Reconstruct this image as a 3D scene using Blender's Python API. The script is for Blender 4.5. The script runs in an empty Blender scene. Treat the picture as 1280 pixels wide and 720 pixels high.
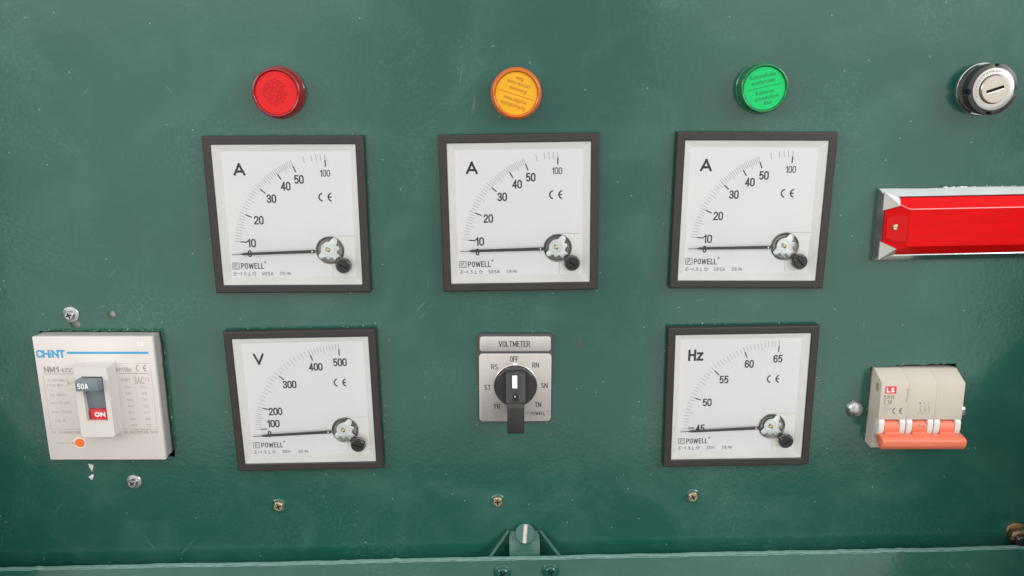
import bpy, bmesh, math, random
from mathutils import Matrix, Vector
random.seed(7)
rad = math.radians
S = bpy.context.scene
COL = S.collection
MM = 0.001
BASE = Vector((0.0, 0.0, 1.2))          # panel origin in the world; panel x -> X, panel y -> Z, panel z (outwards) -> -Y

def P2W(x, y, z):
    return BASE + Vector((x, -z, y)) * MM

# ---------------------------------------------------------------- camera, light, exposure
cam_d = bpy.data.cameras.new('camera'); cam = bpy.data.objects.new('camera', cam_d); COL.objects.link(cam)
S.camera = cam
cam_d.sensor_width = 36; cam_d.lens = 1000.056 / 1280 * 36
cam_d.clip_start = 0.01; cam_d.clip_end = 100
R0 = (0.9998818, 0.0132905, 0.0077350); R1 = (0.0110050, -0.9697833, 0.2437198); R2 = (0.0107405, -0.2436058, -0.9698148)
def dirw(v): return Vector((v[0], -v[2], v[1]))
cx, cy, cz = dirw(R0), -dirw(R1), -dirw(R2)
m = Matrix((cx, cy, cz)).transposed().to_4x4(); m.translation = P2W(-9.4084, 144.963, 487.411)
cam.matrix_world = m

world = bpy.data.worlds.new('World'); S.world = world; world.use_nodes = True
bg = world.node_tree.nodes['Background']; bg.inputs[0].default_value = (0.93, 0.97, 1.0, 1); bg.inputs[1].default_value = 0.09

def area(name, loc, target, sx, sy, power, color=(1, 1, 1)):
    d = bpy.data.lights.new(name, 'AREA'); d.shape = 'RECTANGLE'; d.size = sx; d.size_y = sy; d.energy = power; d.color = color
    o = bpy.data.objects.new(name, d); COL.objects.link(o); o.location = loc
    o.rotation_euler = (Vector(target) - Vector(loc)).to_track_quat('-Z', 'Z').to_euler()
    return o
def lamp_rad(L, sx, sy): return L * math.pi * sx * sy
for x0, x1, z0, z1, L in ((-1.85, -0.48, 0.0, 1.5, 1.2), (0.52, 1.80, 0.0, 1.5, 1.3), (-1.85, -0.48, 1.51, 3.1, 1.7), (0.52, 1.80, 1.51, 3.1, 1.7), (-0.47, 0.51, 0.0, 0.42, 1.0), (-0.47, 0.51, 0.43, 3.1, 0.7)):
    x, z = (x0 + x1) / 2, (z0 + z1) / 2
    area('reflection_light', (x, -2.3, z), (x, 0, z), x1 - x0, z1 - z0, lamp_rad(L, x1 - x0, z1 - z0), (1.0, 0.985, 0.91))  # area lamps added and tiled to shape the panel's reflections, dimmer in the middle
area('overhead_fill', (0.2, -1.35, 3.1), (0.2, -1.35, 0), 5.0, 2.4, lamp_rad(1.45, 5, 2.4), (0.95, 0.975, 1.0))  # fill lamp added overhead, outside the panel's mirror angle
area('side_light', (1.6, -0.95, 1.95), (0, 0, 1.2), 0.8, 1.1, lamp_rad(9.5, 0.8, 1.1), (0.98, 0.99, 1.0))
area('side_light', (-1.65, -0.9, 1.85), (0, 0, 1.2), 0.7, 1.1, lamp_rad(7.5, 0.7, 1.1), (0.98, 0.99, 1.0))
S.view_settings.view_transform = 'Standard'; S.view_settings.look = 'None'
S.view_settings.exposure = 0.10; S.view_settings.gamma = 1.0
S.render.resolution_x = 1024; S.render.resolution_y = 576

# ---------------------------------------------------------------- materials
def mat(name, color, rough=0.5, metal=0.0, coat=0.0, spec=0.5, trans=0.0, vary=0.0, vscale=60, bump=0.0, bscale=900, ior=1.45, rvar=0.0, emission=None):
    M = bpy.data.materials.new(name); M.use_nodes = True
    nt = M.node_tree; b = nt.nodes['Principled BSDF']
    b.inputs['Base Color'].default_value = (*color, 1); b.inputs['Roughness'].default_value = rough
    b.inputs['Metallic'].default_value = metal; b.inputs['Coat Weight'].default_value = coat
    b.inputs['Specular IOR Level'].default_value = spec; b.inputs['Transmission Weight'].default_value = trans
    b.inputs['IOR'].default_value = ior
    if vary or bump or rvar:
        tc = nt.nodes.new('ShaderNodeTexCoord')
        n = nt.nodes.new('ShaderNodeTexNoise'); n.inputs['Scale'].default_value = vscale; n.inputs['Detail'].default_value = 6
        nt.links.new(tc.outputs['Object'], n.inputs['Vector'])
        if vary:
            mx = nt.nodes.new('ShaderNodeMix'); mx.data_type = 'RGBA'
            mx.inputs[6].default_value = (*[c * (1 - vary) for c in color], 1)
            mx.inputs[7].default_value = (*[min(1, c * (1 + vary)) for c in color], 1)
            nt.links.new(n.outputs['Fac'], mx.inputs[0]); nt.links.new(mx.outputs[2], b.inputs['Base Color'])
        if rvar:
            mr = nt.nodes.new('ShaderNodeMapRange'); mr.inputs[3].default_value = max(0.02, rough - rvar); mr.inputs[4].default_value = rough + rvar
            mr.inputs[1].default_value = 0.3; mr.inputs[2].default_value = 0.7
            nt.links.new(n.outputs['Fac'], mr.inputs[0]); nt.links.new(mr.outputs[0], b.inputs['Roughness'])
        if bump:
            n2 = nt.nodes.new('ShaderNodeTexNoise'); n2.inputs['Scale'].default_value = bscale; n2.inputs['Detail'].default_value = 4
            nt.links.new(tc.outputs['Object'], n2.inputs['Vector'])
            bp = nt.nodes.new('ShaderNodeBump'); bp.inputs['Strength'].default_value = bump; bp.inputs['Distance'].default_value = 0.0005
            nt.links.new(n2.outputs['Fac'], bp.inputs['Height']); nt.links.new(bp.outputs['Normal'], b.inputs['Normal'])
    return M

def green_paint():
    M = bpy.data.materials.new('green_paint'); M.use_nodes = True
    nt = M.node_tree; L = nt.links.new; b = nt.nodes['Principled BSDF']
    geo = nt.nodes.new('ShaderNodeNewGeometry'); pos = geo.outputs['Position']
    def noise(scale, detail=4, rough=0.55, vec=None, dist=0.0):
        n = nt.nodes.new('ShaderNodeTexNoise'); n.inputs['Scale'].default_value = scale; n.inputs['Detail'].default_value = detail
        n.inputs['Roughness'].default_value = rough; n.inputs['Distortion'].default_value = dist
        L(vec or pos, n.inputs['Vector']); return n.outputs['Fac']
    def ramp(fac, lo, hi, a=0.0, c=1.0):
        r = nt.nodes.new('ShaderNodeMapRange'); r.inputs[1].default_value = lo; r.inputs[2].default_value = hi
        r.inputs[3].default_value = a; r.inputs[4].default_value = c; L(fac, r.inputs[0]); return r.outputs[0]
    def mul(a, c):
        k = nt.nodes.new('ShaderNodeMath'); k.operation = 'MULTIPLY'; L(a, k.inputs[0])
        if isinstance(c, float): k.inputs[1].default_value = c
        else: L(c, k.inputs[1])
        return k.outputs[0]
    def mix(f, A, B):
        x = nt.nodes.new('ShaderNodeMix'); x.data_type = 'RGBA'; L(f, x.inputs[0])
        for i, v in ((6, A), (7, B)):
            if isinstance(v, tuple): x.inputs[i].default_value = (*v, 1)
            else: L(v, x.inputs[i])
        return x.outputs[2]
    def mapped(rot, sc):
        mp = nt.nodes.new('ShaderNodeMapping'); mp.inputs['Rotation'].default_value = rot
        m2 = nt.nodes.new('ShaderNodeMapping'); m2.inputs['Scale'].default_value = sc
        L(pos, mp.inputs['Vector']); L(mp.outputs[0], m2.inputs['Vector']); return m2.outputs[0]
    big = noise(5.5, 3)
    col = mix(ramp(big, 0.35, 0.65), (0.0085, 0.069, 0.052), (0.013, 0.082, 0.062))
    cloud = noise(17, 7, 0.62, dist=0.6)
    col = mix(mul(ramp(cloud, 0.49, 0.72), 0.33), col, (0.058, 0.150, 0.122))
    grit = noise(420, 5, 0.7)
    patch = ramp(noise(11, 3), 0.50, 0.68)
    col = mix(mul(mul(ramp(grit, 0.50, 0.72), patch), 0.36), col, (0.14, 0.245, 0.205))
    # scuffs: thin streaks in three directions, broken up by another noise
    for k, (a, th, st) in enumerate(((0.25, .665, .34), (-0.9, .665, .32), (1.45, .67, .28), (0.85, .66, .30))):
        s = noise(1.0, 3, 0.6, mapped((0, a, 0), (26, 1, 330)))
        g = ramp(noise(13 + 4 * k, 4, 0.6), 0.54, 0.66)
        col = mix(mul(mul(ramp(s, th, th + .05), g), st), col, (0.17, 0.28, 0.24))
    # small chips / specks
    v = nt.nodes.new('ShaderNodeTexVoronoi'); v.inputs['Scale'].default_value = 95; L(pos, v.inputs['Vector'])
    spk = ramp(v.outputs['Distance'], 0.085, 0.04)
    vc = nt.nodes.new('ShaderNodeSeparateColor'); L(v.outputs['Color'], vc.inputs[0])
    gate = ramp(vc.outputs[0], 0.993, 0.995)
    col = mix(mul(mul(spk, gate), 0.75), col, (0.30, 0.40, 0.36))
    v2 = nt.nodes.new('ShaderNodeTexVoronoi'); v2.inputs['Scale'].default_value = 260; L(pos, v2.inputs['Vector'])
    vc2 = nt.nodes.new('ShaderNodeSeparateColor'); L(v2.outputs['Color'], vc2.inputs[0])
    col = mix(mul(mul(ramp(v2.outputs['Distance'], 0.16, 0.08), ramp(vc2.outputs[1], 0.990, 0.992)), 0.5), col, (0.24, 0.36, 0.31))
    L(col, b.inputs['Base Color'])
    L(ramp(cloud, 0.3, 0.75, 0.12, 0.24), b.inputs['Roughness'])
    b.inputs['Specular IOR Level'].default_value = 0.62
    def bump(h, strength, dist, prev=None):
        bp = nt.nodes.new('ShaderNodeBump'); bp.inputs['Strength'].default_value = strength; bp.inputs['Distance'].default_value = dist
        L(h, bp.inputs['Height'])
        if prev: L(prev, bp.inputs['Normal'])
        return bp.outputs['Normal']
    n1 = bump(noise(28, 2), 0.14, 0.0010)
    n2 = bump(noise(330, 3), 0.16, 0.0004, n1)
    L(n2, b.inputs['Normal'])
    return M

def glass_mat():
    M = bpy.data.materials.new('clear_cover'); M.use_nodes = True
    nt = M.node_tree; nt.nodes.remove(nt.nodes['Principled BSDF']); out = nt.nodes['Material Output']
    t = nt.nodes.new('ShaderNodeBsdfTransparent'); t.inputs[0].default_value = (0.995, 0.995, 0.995, 1)
    g = nt.nodes.new('ShaderNodeBsdfGlossy'); g.inputs['Roughness'].default_value = 0.04
    f = nt.nodes.new('ShaderNodeFresnel'); f.inputs['IOR'].default_value = 1.36
    x = nt.nodes.new('ShaderNodeMixShader')
    nt.links.new(f.outputs[0], x.inputs[0]); nt.links.new(t.outputs[0], x.inputs[1]); nt.links.new(g.outputs[0], x.inputs[2])
    nt.links.new(x.outputs[0], out.inputs['Surface'])
    return M

def brushed(name, color, rough=0.35, sc=(4, 900, 4), metal=0.9):
    M = mat(name, color, rough, metal); nt = M.node_tree; b = nt.nodes['Principled BSDF']
    tc = nt.nodes.new('ShaderNodeTexCoord'); mp = nt.nodes.new('ShaderNodeMapping'); mp.inputs['Scale'].default_value = sc
    n = nt.nodes.new('ShaderNodeTexNoise'); n.inputs['Scale'].default_value = 3; n.inputs['Detail'].default_value = 5
    nt.links.new(tc.outputs['Object'], mp.inputs[0]); nt.links.new(mp.outputs[0], n.inputs['Vector'])
    mx = nt.nodes.new('ShaderNodeMix'); mx.data_type = 'RGBA'
    mx.inputs[6].default_value = (*[c * 0.72 for c in color], 1); mx.inputs[7].default_value = (*[min(1, c * 1.22) for c in color], 1)
    nt.links.new(n.outputs['Fac'], mx.inputs[0]); nt.links.new(mx.outputs[2], b.inputs['Base Color'])
    return M

GREEN = green_paint()
GLASS = glass_mat()
BEZEL = mat('black_bezel_plastic', (0.026, 0.022, 0.021), 0.42, vary=0.25, vscale=150, bump=0.15, bscale=1500, rvar=0.08)
WHITEP = mat('white_frame_plastic', (0.94, 0.93, 0.92), 0.45, vary=0.05, vscale=50)
DIAL = mat('dial_white', (0.93, 0.935, 0.97), 0.6, vary=0.015, vscale=40)
INK = mat('black_ink', (0.022, 0.022, 0.026), 0.6)
THIN = mat('grey_ink', (0.09, 0.09, 0.10), 0.6)
NEEDLE = mat('needle_black', (0.030, 0.030, 0.032), 0.35)
CUP = mat('dark_chrome', (0.17, 0.16, 0.15), 0.14, 0.92, vary=0.5, vscale=180)
MOVE = mat('silvered_metal', (0.80, 0.85, 0.88), 0.22, 0.25, coat=0.5, vary=0.15, vscale=220)
BRASSY = mat('brass_jewel', (0.72, 0.56, 0.26), 0.3, 0.9)
KNOB = mat('black_knob', (0.014, 0.013, 0.013), 0.22, rvar=0.08, vary=0.2)
DARK = mat('dark_void', (0.006, 0.006, 0.006), 0.8)
BEIGE = mat('beige_plastic', (0.585, 0.535, 0.505), 0.42, vary=0.10, vscale=30, bump=0.08, bscale=1800)
CREAM = mat('cream_plastic', (0.575, 0.535, 0.505), 0.4, vary=0.04, vscale=60)
GREYT = mat('grey_toggle', (0.155, 0.185, 0.20), 0.4, vary=0.08, vscale=90)
PRINT = mat('faded_print', (0.27, 0.245, 0.22), 0.6)
PRINT2 = mat('light_print', (0.37, 0.335, 0.30), 0.6)
PRINTD = mat('breaker_print', (0.15, 0.14, 0.13), 0.6)
BLUE = mat('blue_print', (0.055, 0.30, 0.52), 0.5)
WHITE = mat('white_print', (0.85, 0.86, 0.86), 0.5)
REDP = mat('red_print', (0.60, 0.028, 0.035), 0.45)
ORANGE = mat('orange_button', (0.80, 0.16, 0.025), 0.4)
CORAL = mat('orange_plastic', (0.64, 0.155, 0.088), 0.42, vary=0.06, vscale=70, bump=0.06, bscale=1600)
GREYB = mat('warm_white_plastic', (0.475, 0.425, 0.36), 0.45, vary=0.07, vscale=55, bump=0.06, bscale=1500)
ZINC = mat('zinc_metal', (0.45, 0.46, 0.47), 0.28, 0.9, vary=0.25, vscale=330, rvar=0.12, bump=0.3, bscale=900)
BRASS = mat('brass_metal', (0.78, 0.64, 0.40), 0.2, 0.9, vary=0.35, vscale=380)
BRONZE = mat('bronze_metal', (0.30, 0.20, 0.12), 0.22, 0.95, vary=0.3, vscale=200)
CHROME = mat('chrome_trim', (0.44, 0.45, 0.445), 0.16, 0.95, vary=0.12, vscale=90, rvar=0.06, bump=0.12, bscale=160)
ALU = brushed('brushed_aluminium', (0.55, 0.515, 0.49), 0.4, (900, 5, 5), 0.5)
SILVER = mat('satin_silver', (0.48, 0.47, 0.45), 0.36, 0.6, vary=0.1, vscale=160)
PLUGM = mat('nickel_plug', (0.46, 0.42, 0.375), 0.3, 0.8, vary=0.1, vscale=200)
SWITCHP = mat('charcoal_plastic', (0.026, 0.026, 0.026), 0.33, vary=0.15, vscale=120, bump=0.06, bscale=1600)
GREYP = mat('grey_plastic_frame', (0.055, 0.055, 0.055), 0.45)
REDBASE = mat('red_lens_body', (0.30, 0.008, 0.013), 0.14, coat=0.3, trans=0.25, vary=0.2, vscale=200)
REDDISC = mat('red_lens_face', (0.60, 0.008, 0.012), 0.3, spec=0.3)
YELBASE = mat('amber_lens_body', (0.60, 0.13, 0.012), 0.18, coat=0.3, trans=0.2)
YELDISC = mat('amber_film', (0.69, 0.33, 0.018), 0.45, vary=0.06, spec=0.2)
GRNBASE = mat('green_lens_body', (0.006, 0.17, 0.06), 0.16, coat=0.3, trans=0.25)
GRNDISC = mat('green_film', (0.008, 0.46, 0.12), 0.4, vary=0.06, spec=0.2)
AMBINK = mat('amber_film_ink', (0.34, 0.12, 0.01), 0.5)
GRNINK = mat('green_film_ink', (0.004, 0.14, 0.045), 0.5)
REDLENS = brushed('red_marker_lens', (0.56, 0.002, 0.003), 0.22, (14, 230, 14), 0.0)
REDLENS.node_tree.nodes['Principled BSDF'].inputs['Specular IOR Level'].default_value = 0.12
REDDOT = mat('red_prism_dot', (0.42, 0.007, 0.011), 0.25, spec=0.4)
REDEDGE = mat('red_lens_edge', (0.55, 0.005, 0.008), 0.2, spec=0.2)
SLOTMETAL = mat('bare_steel_slot', (0.50, 0.44, 0.41), 0.5, 0.5, vary=0.35, vscale=400)
CHIP = mat('bare_metal_chip', (0.62, 0.62, 0.60), 0.45, 0.4, vary=0.25, vscale=500)

# ---------------------------------------------------------------- mesh helpers (all in mm)
class MB:
    def __init__(s): s.v = []; s.f = []; s.m = []; s.mats = []
    def mi(s, mt):
        if mt not in s.mats: s.mats.append(mt)
        return s.mats.index(mt)
    def add(s, verts, faces, mt, M=None):
        o = len(s.v); i = s.mi(mt)
        for p in verts:
            p = Vector(p)
            if M is not None: p = M @ p
            s.v.append(p)
        for f in faces: s.f.append([k + o for k in f]); s.m.append(i)
        return s
    def bm(s, b, mt, M=None):
        b.verts.index_update()
        s.add([v.co.copy() for v in b.verts], [[v.index for v in f.verts] for f in b.faces], mt, M); b.free(); return s
    def box(s, x0, x1, y0, y1, z0, z1, mt, bev=0.0, seg=2, M=None):
        b = bmesh.new(); bmesh.ops.create_cube(b, size=1)
        for v in b.verts: v.co = Vector(((x0 + x1) / 2 + v.co.x * (x1 - x0), (y0 + y1) / 2 + v.co.y * (y1 - y0), (z0 + z1) / 2 + v.co.z * (z1 - z0)))
        if bev: bmesh.ops.bevel(b, geom=list(b.edges), offset=bev, segments=seg, profile=0.5, affect='EDGES')
        return s.bm(b, mt, M)
    def lathe(s, prof, mt, n=48, cx=0, cy=0, M=None, cap0=True, cap1=True, sq=1.0):
        vs = []; fs = []
        for (r, z) in prof:
            for k in range(n):
                a = 2 * math.pi * k / n; vs.append((cx + r * math.cos(a), cy + r * sq * math.sin(a), z))
        for j in range(len(prof) - 1):
            for k in range(n):
                q = (k + 1) % n
                fs.append([j * n + k, j * n + q, (j + 1) * n + q, (j + 1) * n + k])
        if cap0: fs.append([k for k in range(n)][::-1])
        if cap1: fs.append([(len(prof) - 1) * n + k for k in range(n)])
        return s.add(vs, fs, mt, M)
    def prism(s, pts, z0, z1, mt, M=None, bev=0.0):
        n = len(pts); b = bmesh.new()
        lo = [b.verts.new((p[0], p[1], z0)) for p in pts]; hi = [b.verts.new((p[0], p[1], z1)) for p in pts]
        top = b.faces.new(hi); b.faces.new(lo[::-1])
        for k in range(n): b.faces.new([lo[k], lo[(k + 1) % n], hi[(k + 1) % n], hi[k]])
        bmesh.ops.recalc_face_normals(b, faces=b.faces)
        if bev: bmesh.ops.bevel(b, geom=[e for e in top.edges], offset=bev, segments=2, profile=0.5, affect='EDGES')
        return s.bm(b, mt, M)
    def filled(s, outer, holes, z0, z1, mt, M=None):
        c = bpy.data.curves.new('outline', 'CURVE'); c.dimensions = '2D'; c.fill_mode = 'BOTH'; c.extrude = (z1 - z0) / 2
        for loop in [outer] + holes:
            sp = c.splines.new('POLY'); sp.points.add(len(loop) - 1); sp.use_cyclic_u = True
            for p, q in zip(sp.points, loop): p.co = (q[0], q[1], 0, 1)
        o = bpy.data.objects.new('outline', c); me = bpy.data.meshes.new_from_object(o)
        zc = (z0 + z1) / 2
        s.add([(v.co.x, v.co.y, v.co.z + zc) for v in me.vertices], [list(p.vertices) for p in me.polygons], mt, M)
        bpy.data.objects.remove(o); bpy.data.curves.remove(c); bpy.data.meshes.remove(me); return s
    def sheet(s, pts, z, mt, M=None):
        return s.add([(p[0], p[1], z) for p in pts], [list(range(len(pts)))], mt, M)
    def line(s, a, b, w, z, mt, M=None):
        a = Vector(a); b = Vector(b); d = (b - a).normalized(); n = Vector((-d.y, d.x)) * (w / 2)
        return s.sheet([a + n * -1, b + n * -1, b + n, a + n], z, mt, M)
    def arc(s, cx, cy, r0, r1, a0, a1, z, mt, n=24, M=None):
        vs = []; fs = []
        for k in range(n + 1):
            a = rad(a0 + (a1 - a0) * k / n); vs += [(cx + r0 * math.cos(a), cy + r0 * math.sin(a), z), (cx + r1 * math.cos(a), cy + r1 * math.sin(a), z)]
        for k in range(n): fs.append([2 * k, 2 * k + 1, 2 * k + 3, 2 * k + 2])
        return s.add(vs, fs, mt, M)
    def text(s, body, cx, cy, h, z, mt, w=None, bold=0.0, rot=0.0, align='C', ref=None):
        """flat lettering h mm tall (and w mm wide when given), centred on cx, cy"""
        vs, fs, bb = glyphs(body, bold)
        rb = glyphs(ref, bold)[2] if ref else bb
        sy = h / max(1e-6, rb[3] - rb[1]); sx = (w / (bb[2] - bb[0])) if w else sy * 0.9
        ox = {'C': (bb[0] + bb[2]) / 2, 'L': bb[0], 'R': bb[2]}[align]; oy = (rb[1] + rb[3]) / 2
        ca, sa = math.cos(rad(rot)), math.sin(rad(rot)); out = []
        for x, y in vs:
            x = (x - ox) * sx; y = (y - oy) * sy
            out.append((cx + ca * x - sa * y, cy + sa * x + ca * y, z))
        return s.add(out, fs, mt)
    def build(s, name, parent=None, smooth=35, mesh_name=None):
        me = bpy.data.meshes.new(mesh_name or name)
        me.from_pydata([tuple(p * MM) for p in s.v], [], s.f)
        for mt in s.mats: me.materials.append(mt)
        me.polygons.foreach_set('material_index', s.m)
        if smooth:
            me.polygons.foreach_set('use_smooth', [True] * len(me.polygons)); me.set_sharp_from_angle(angle=rad(smooth))
        me.update()
        return put(name, me, parent)

def put(name, me, parent=None):
    o = bpy.data.objects.new(name, me); COL.objects.link(o)
    if parent: o.parent = parent
    return o

def _a(cx, cy, rx, ry, a0, a1, n=9):
    return [(cx + rx * math.cos(rad(a0 + (a1 - a0) * k / n)), cy + ry * math.sin(rad(a0 + (a1 - a0) * k / n))) for k in range(n + 1)]
O_ = _a(.25, .74, .25, .26, 0, 180) + _a(.25, .26, .25, .26, 180, 360) + [(.5, .74)]
# strokes of plain condensed capitals and figures: (width, [polylines]) in a box 1 high
SF = {'0': (.5, [O_]), 'O': (.5, [O_]),
 '1': (.3, [[(.02, .76), (.2, .86), (.27, 1.0), (.27, 0)]]),
 '2': (.5, [_a(.25, .74, .24, .26, 172, -30) + [(.30, .40), (.06, .16), (0, 0), (.5, 0)]]),
 '3': (.5, [_a(.25, .75, .23, .25, 165, -80, 8) + [(.2, .52)], [(.2, .521)] + _a(.25, .26, .25, .26, 82, -168, 10)]),
 '4': (.52, [[(.39, 0), (.39, 1.0), (0, .27), (.52, .27)]]),
 '5': (.5, [[(.46, 1.0), (.08, 1.0), (.04, .50)] + _a(.25, .32, .25, .32, 128, -142, 10)]),
 '6': (.5, [_a(.25, .76, .24, .24, 15, 180) + _a(.25, .30, .25, .30, 180, 530, 16)]),
 'A': (.62, [[(0, 0), (.31, 1.0), (.62, 0)], [(.10, .29), (.52, .29)]]),
 'B': (.5, [[(0, 0), (0, 1), (.26, 1)] + _a(.26, .76, .2, .24, 90, -90, 6) + [(0, .52)], [(.05, .521), (.26, .521)] + _a(.26, .26, .24, .26, 90, -90, 6) + [(0, 0)]]),
 'C': (.5, [_a(.26, .74, .25, .26, 20, 180) + _a(.26, .26, .25, .26, 180, 340)]),
 'E': (.42, [[(.42, 1), (0, 1), (0, 0), (.42, 0)], [(0, .52), (.38, .52)]]),
 'F': (.42, [[(.42, 1), (0, 1), (0, 0)], [(0, .52), (.38, .52)]]),
 'H': (.56, [[(0, 0), (0, 1)], [(.56, 0), (.56, 1)], [(0, .53), (.56, .53)]]),
 'K': (.52, [[(0, 0), (0, 1)], [(.5, 1), (.02, .46)], [(.18, .62), (.52, 0)]]),
 'L': (.40, [[(0, 1), (0, 0), (.40, 0)]]),
 'M': (.64, [[(0, 0), (0, 1), (.32, .2), (.64, 1), (.64, 0)]]),
 'N': (.54, [[(0, 0), (0, 1), (.54, 0), (.54, 1)]]),
 'P': (.5, [[(0, 0), (0, 1), (.26, 1)] + _a(.26, .74, .24, .26, 90, -90, 8) + [(0, .48)]]),
 'R': (.52, [[(0, 0), (0, 1), (.26, 1)] + _a(.26, .75, .24, .25, 90, -90, 8) + [(0, .50)], [(.28, .5), (.52, 0)]]),
 'S': (.5, [_a(.25, .76, .23, .24, 42, 205, 8) + [(.13, .58), (.38, .45)] + _a(.25, .25, .25, .25, 35, -142, 9)]),
 'T': (.5, [[(0, 1), (.5, 1)], [(.25, 1), (.25, 0)]]),
 'V': (.6, [[(0, 1), (.3, 0), (.6, 1)]]),
 'W': (.86, [[(0, 1), (.2, 0), (.43, .92), (.66, 0), (.86, 1)]]),
 'z': (.46, [[(.02, .70), (.44, .70), (0, 0), (.46, 0)]]),
 '-': (.3, [[(0, .4), (.3, .4)]]), '/': (.34, [[(0, -.05), (.34, 1.05)]]), ' ': (.25, [])}
def stroke_text(b, body, cx, cy, h, z, mt, w, t, rot=0.0, gap=.24, slant=0.0):
    tot = sum(SF[c][0] for c in body); hh = h - t
    n = len(body); g = gap
    sx = (w - t) / (tot + g * (n - 1)) if n else 1
    x0 = -w / 2 + t / 2; ca, sa = math.cos(rad(rot)), math.sin(rad(rot)); zi = 0
    for c in body:
        gw, paths = SF[c]
        flat = []
        for path in paths:
            cur = [path[0]]
            for i in range(1, len(path)):
                cur.append(path[i])
                if i < len(path) - 1:
                    u = Vector(((path[i][0] - path[i - 1][0]) * sx, (path[i][1] - path[i - 1][1]) * hh)); v = Vector(((path[i + 1][0] - path[i][0]) * sx, (path[i + 1][1] - path[i][1]) * hh))
                    if u.length > 1e-4 and v.length > 1e-4 and u.normalized().dot(v.normalized()) < -.45: flat.append(cur); cur = [path[i]]
            flat.append(cur)
        for path in flat:
            P = [Vector((x0 + px * sx + slant * py * hh, -hh / 2 + py * hh)) for px, py in path]
            P = [p for i, p in enumerate(P) if i == 0 or (p - P[i - 1]).length > 1e-4]
            closed = (P[0] - P[-1]).length < 1e-3
            if closed: P = P[:-1]
            m_ = len(P); vs = []
            for i, p in enumerate(P):
                pa = P[i - 1] if (i > 0 or closed) else None; pb = P[(i + 1) % m_] if (i < m_ - 1 or closed) else None
                d1 = (p - pa).normalized() if pa is not None else None; d2 = (pb - p).normalized() if pb is not None else None
                q = p.copy()
                if d1 is None: d1 = d2; q = p - d2 * (t / 2)
                if d2 is None: d2 = d1; q = p + d1 * (t / 2)
                n1 = Vector((-d1.y, d1.x)); n2 = Vector((-d2.y, d2.x)); mm_ = (n1 + n2)
                mm_ = mm_.normalized() if mm_.length > 1e-3 else n1
                k = min(1.9, 1 / max(.3, mm_.dot(n1)))
                for sgn in (-1, 1):
                    v = q + mm_ * (sgn * t / 2 * k); v.y = max(-h / 2 - .05, min(h / 2 + .05, v.y))
                    vs.append((cx + ca * v.x - sa * v.y, cy + sa * v.x + ca * v.y, z + zi))
            fs = [[2 * i, 2 * ((i + 1) % m_), 2 * ((i + 1) % m_) + 1, 2 * i + 1] for i in range(m_ if closed else m_ - 1)]
            b.add(vs, fs, mt); zi += .012
            if zi > .05: zi = 0
        x0 += (gw + g) * sx
    return b
_gl = {}
def glyphs(body, bold):
    key = (body, bold)
    if key in _gl: return _gl[key]
    c = bpy.data.curves.new('lettering', 'FONT'); c.body = body; c.size = 1; c.resolution_u = 3; c.offset = bold; c.fill_mode = 'FRONT'
    o = bpy.data.objects.new('lettering', c); me = bpy.data.meshes.new_from_object(o)
    vs = [(v.co.x, v.co.y) for v in me.vertices]; fs = [list(p.vertices) for p in me.polygons]
    bb = (min(v[0] for v in vs), min(v[1] for v in vs), max(v[0] for v in vs), max(v[1] for v in vs))
    bpy.data.objects.remove(o); bpy.data.curves.remove(c); bpy.data.meshes.remove(me)
    _gl[key] = (vs, fs, bb); return _gl[key]

def thing(name, label, cat, x, y, rot=0.0, z=0.0, group=None):
    o = bpy.data.objects.new(name, None); COL.objects.link(o); o.empty_display_size = 0.02
    o.location = P2W(x, y, z); o.rotation_euler = (math.pi / 2, -rad(rot), 0)
    o['label'] = label; o['category'] = cat
    if group: o['group'] = group
    return o
def structure(o):
    o['kind'] = 'structure'; o.location = BASE; o.rotation_euler = (math.pi / 2, 0, 0); return o
def circle(cx, cy, r, n=20, jit=0.0):
    return [(cx + (r + random.uniform(-jit, jit)) * math.cos(2 * math.pi * k / n), cy + (r + random.uniform(-jit, jit)) * math.sin(2 * math.pi * k / n)) for k in range(n)]
def rough_rect(cx, cy, w, h, rot, jit, step=2.5):
    pts = []; c = [(-w / 2, -h / 2), (w / 2, -h / 2), (w / 2, h / 2), (-w / 2, h / 2)]
    for k in range(4):
        a = Vector(c[k]); b = Vector(c[(k + 1) % 4]); n = max(2, int((b - a).length / step))
        for i in range(n):
            p = a.lerp(b, i / n)
            if i: p += Vector((random.uniform(-jit, jit), random.uniform(-jit, jit)))
            pts.append(p)
    t = rad(rot); return [(cx + math.cos(t) * p.x - math.sin(t) * p.y, cy + math.sin(t) * p.x + math.cos(t) * p.y) for p in pts]
def rrect(x0, x1, y0, y1, r, n=5):
    pts = []
    for (cx, cy, a0) in ((x1 - r, y0 + r, -90), (x1 - r, y1 - r, 0), (x0 + r, y1 - r, 90), (x0 + r, y0 + r, 180)):
        for k in range(n + 1):
            a = rad(a0 + 90 * k / n); pts.append((cx + r * math.cos(a), cy + r * math.sin(a)))
    return pts

GAUGES = {'A1': (-140.68, 67.03, 0.94), 'A2': (0.0, 70.0, 1.56), 'A3': (141.45, 72.96, 0.59), 'V': (-136.18, -53.32, 1.78), 'Hz': (144.09, -47.82, 1.56)}
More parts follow.
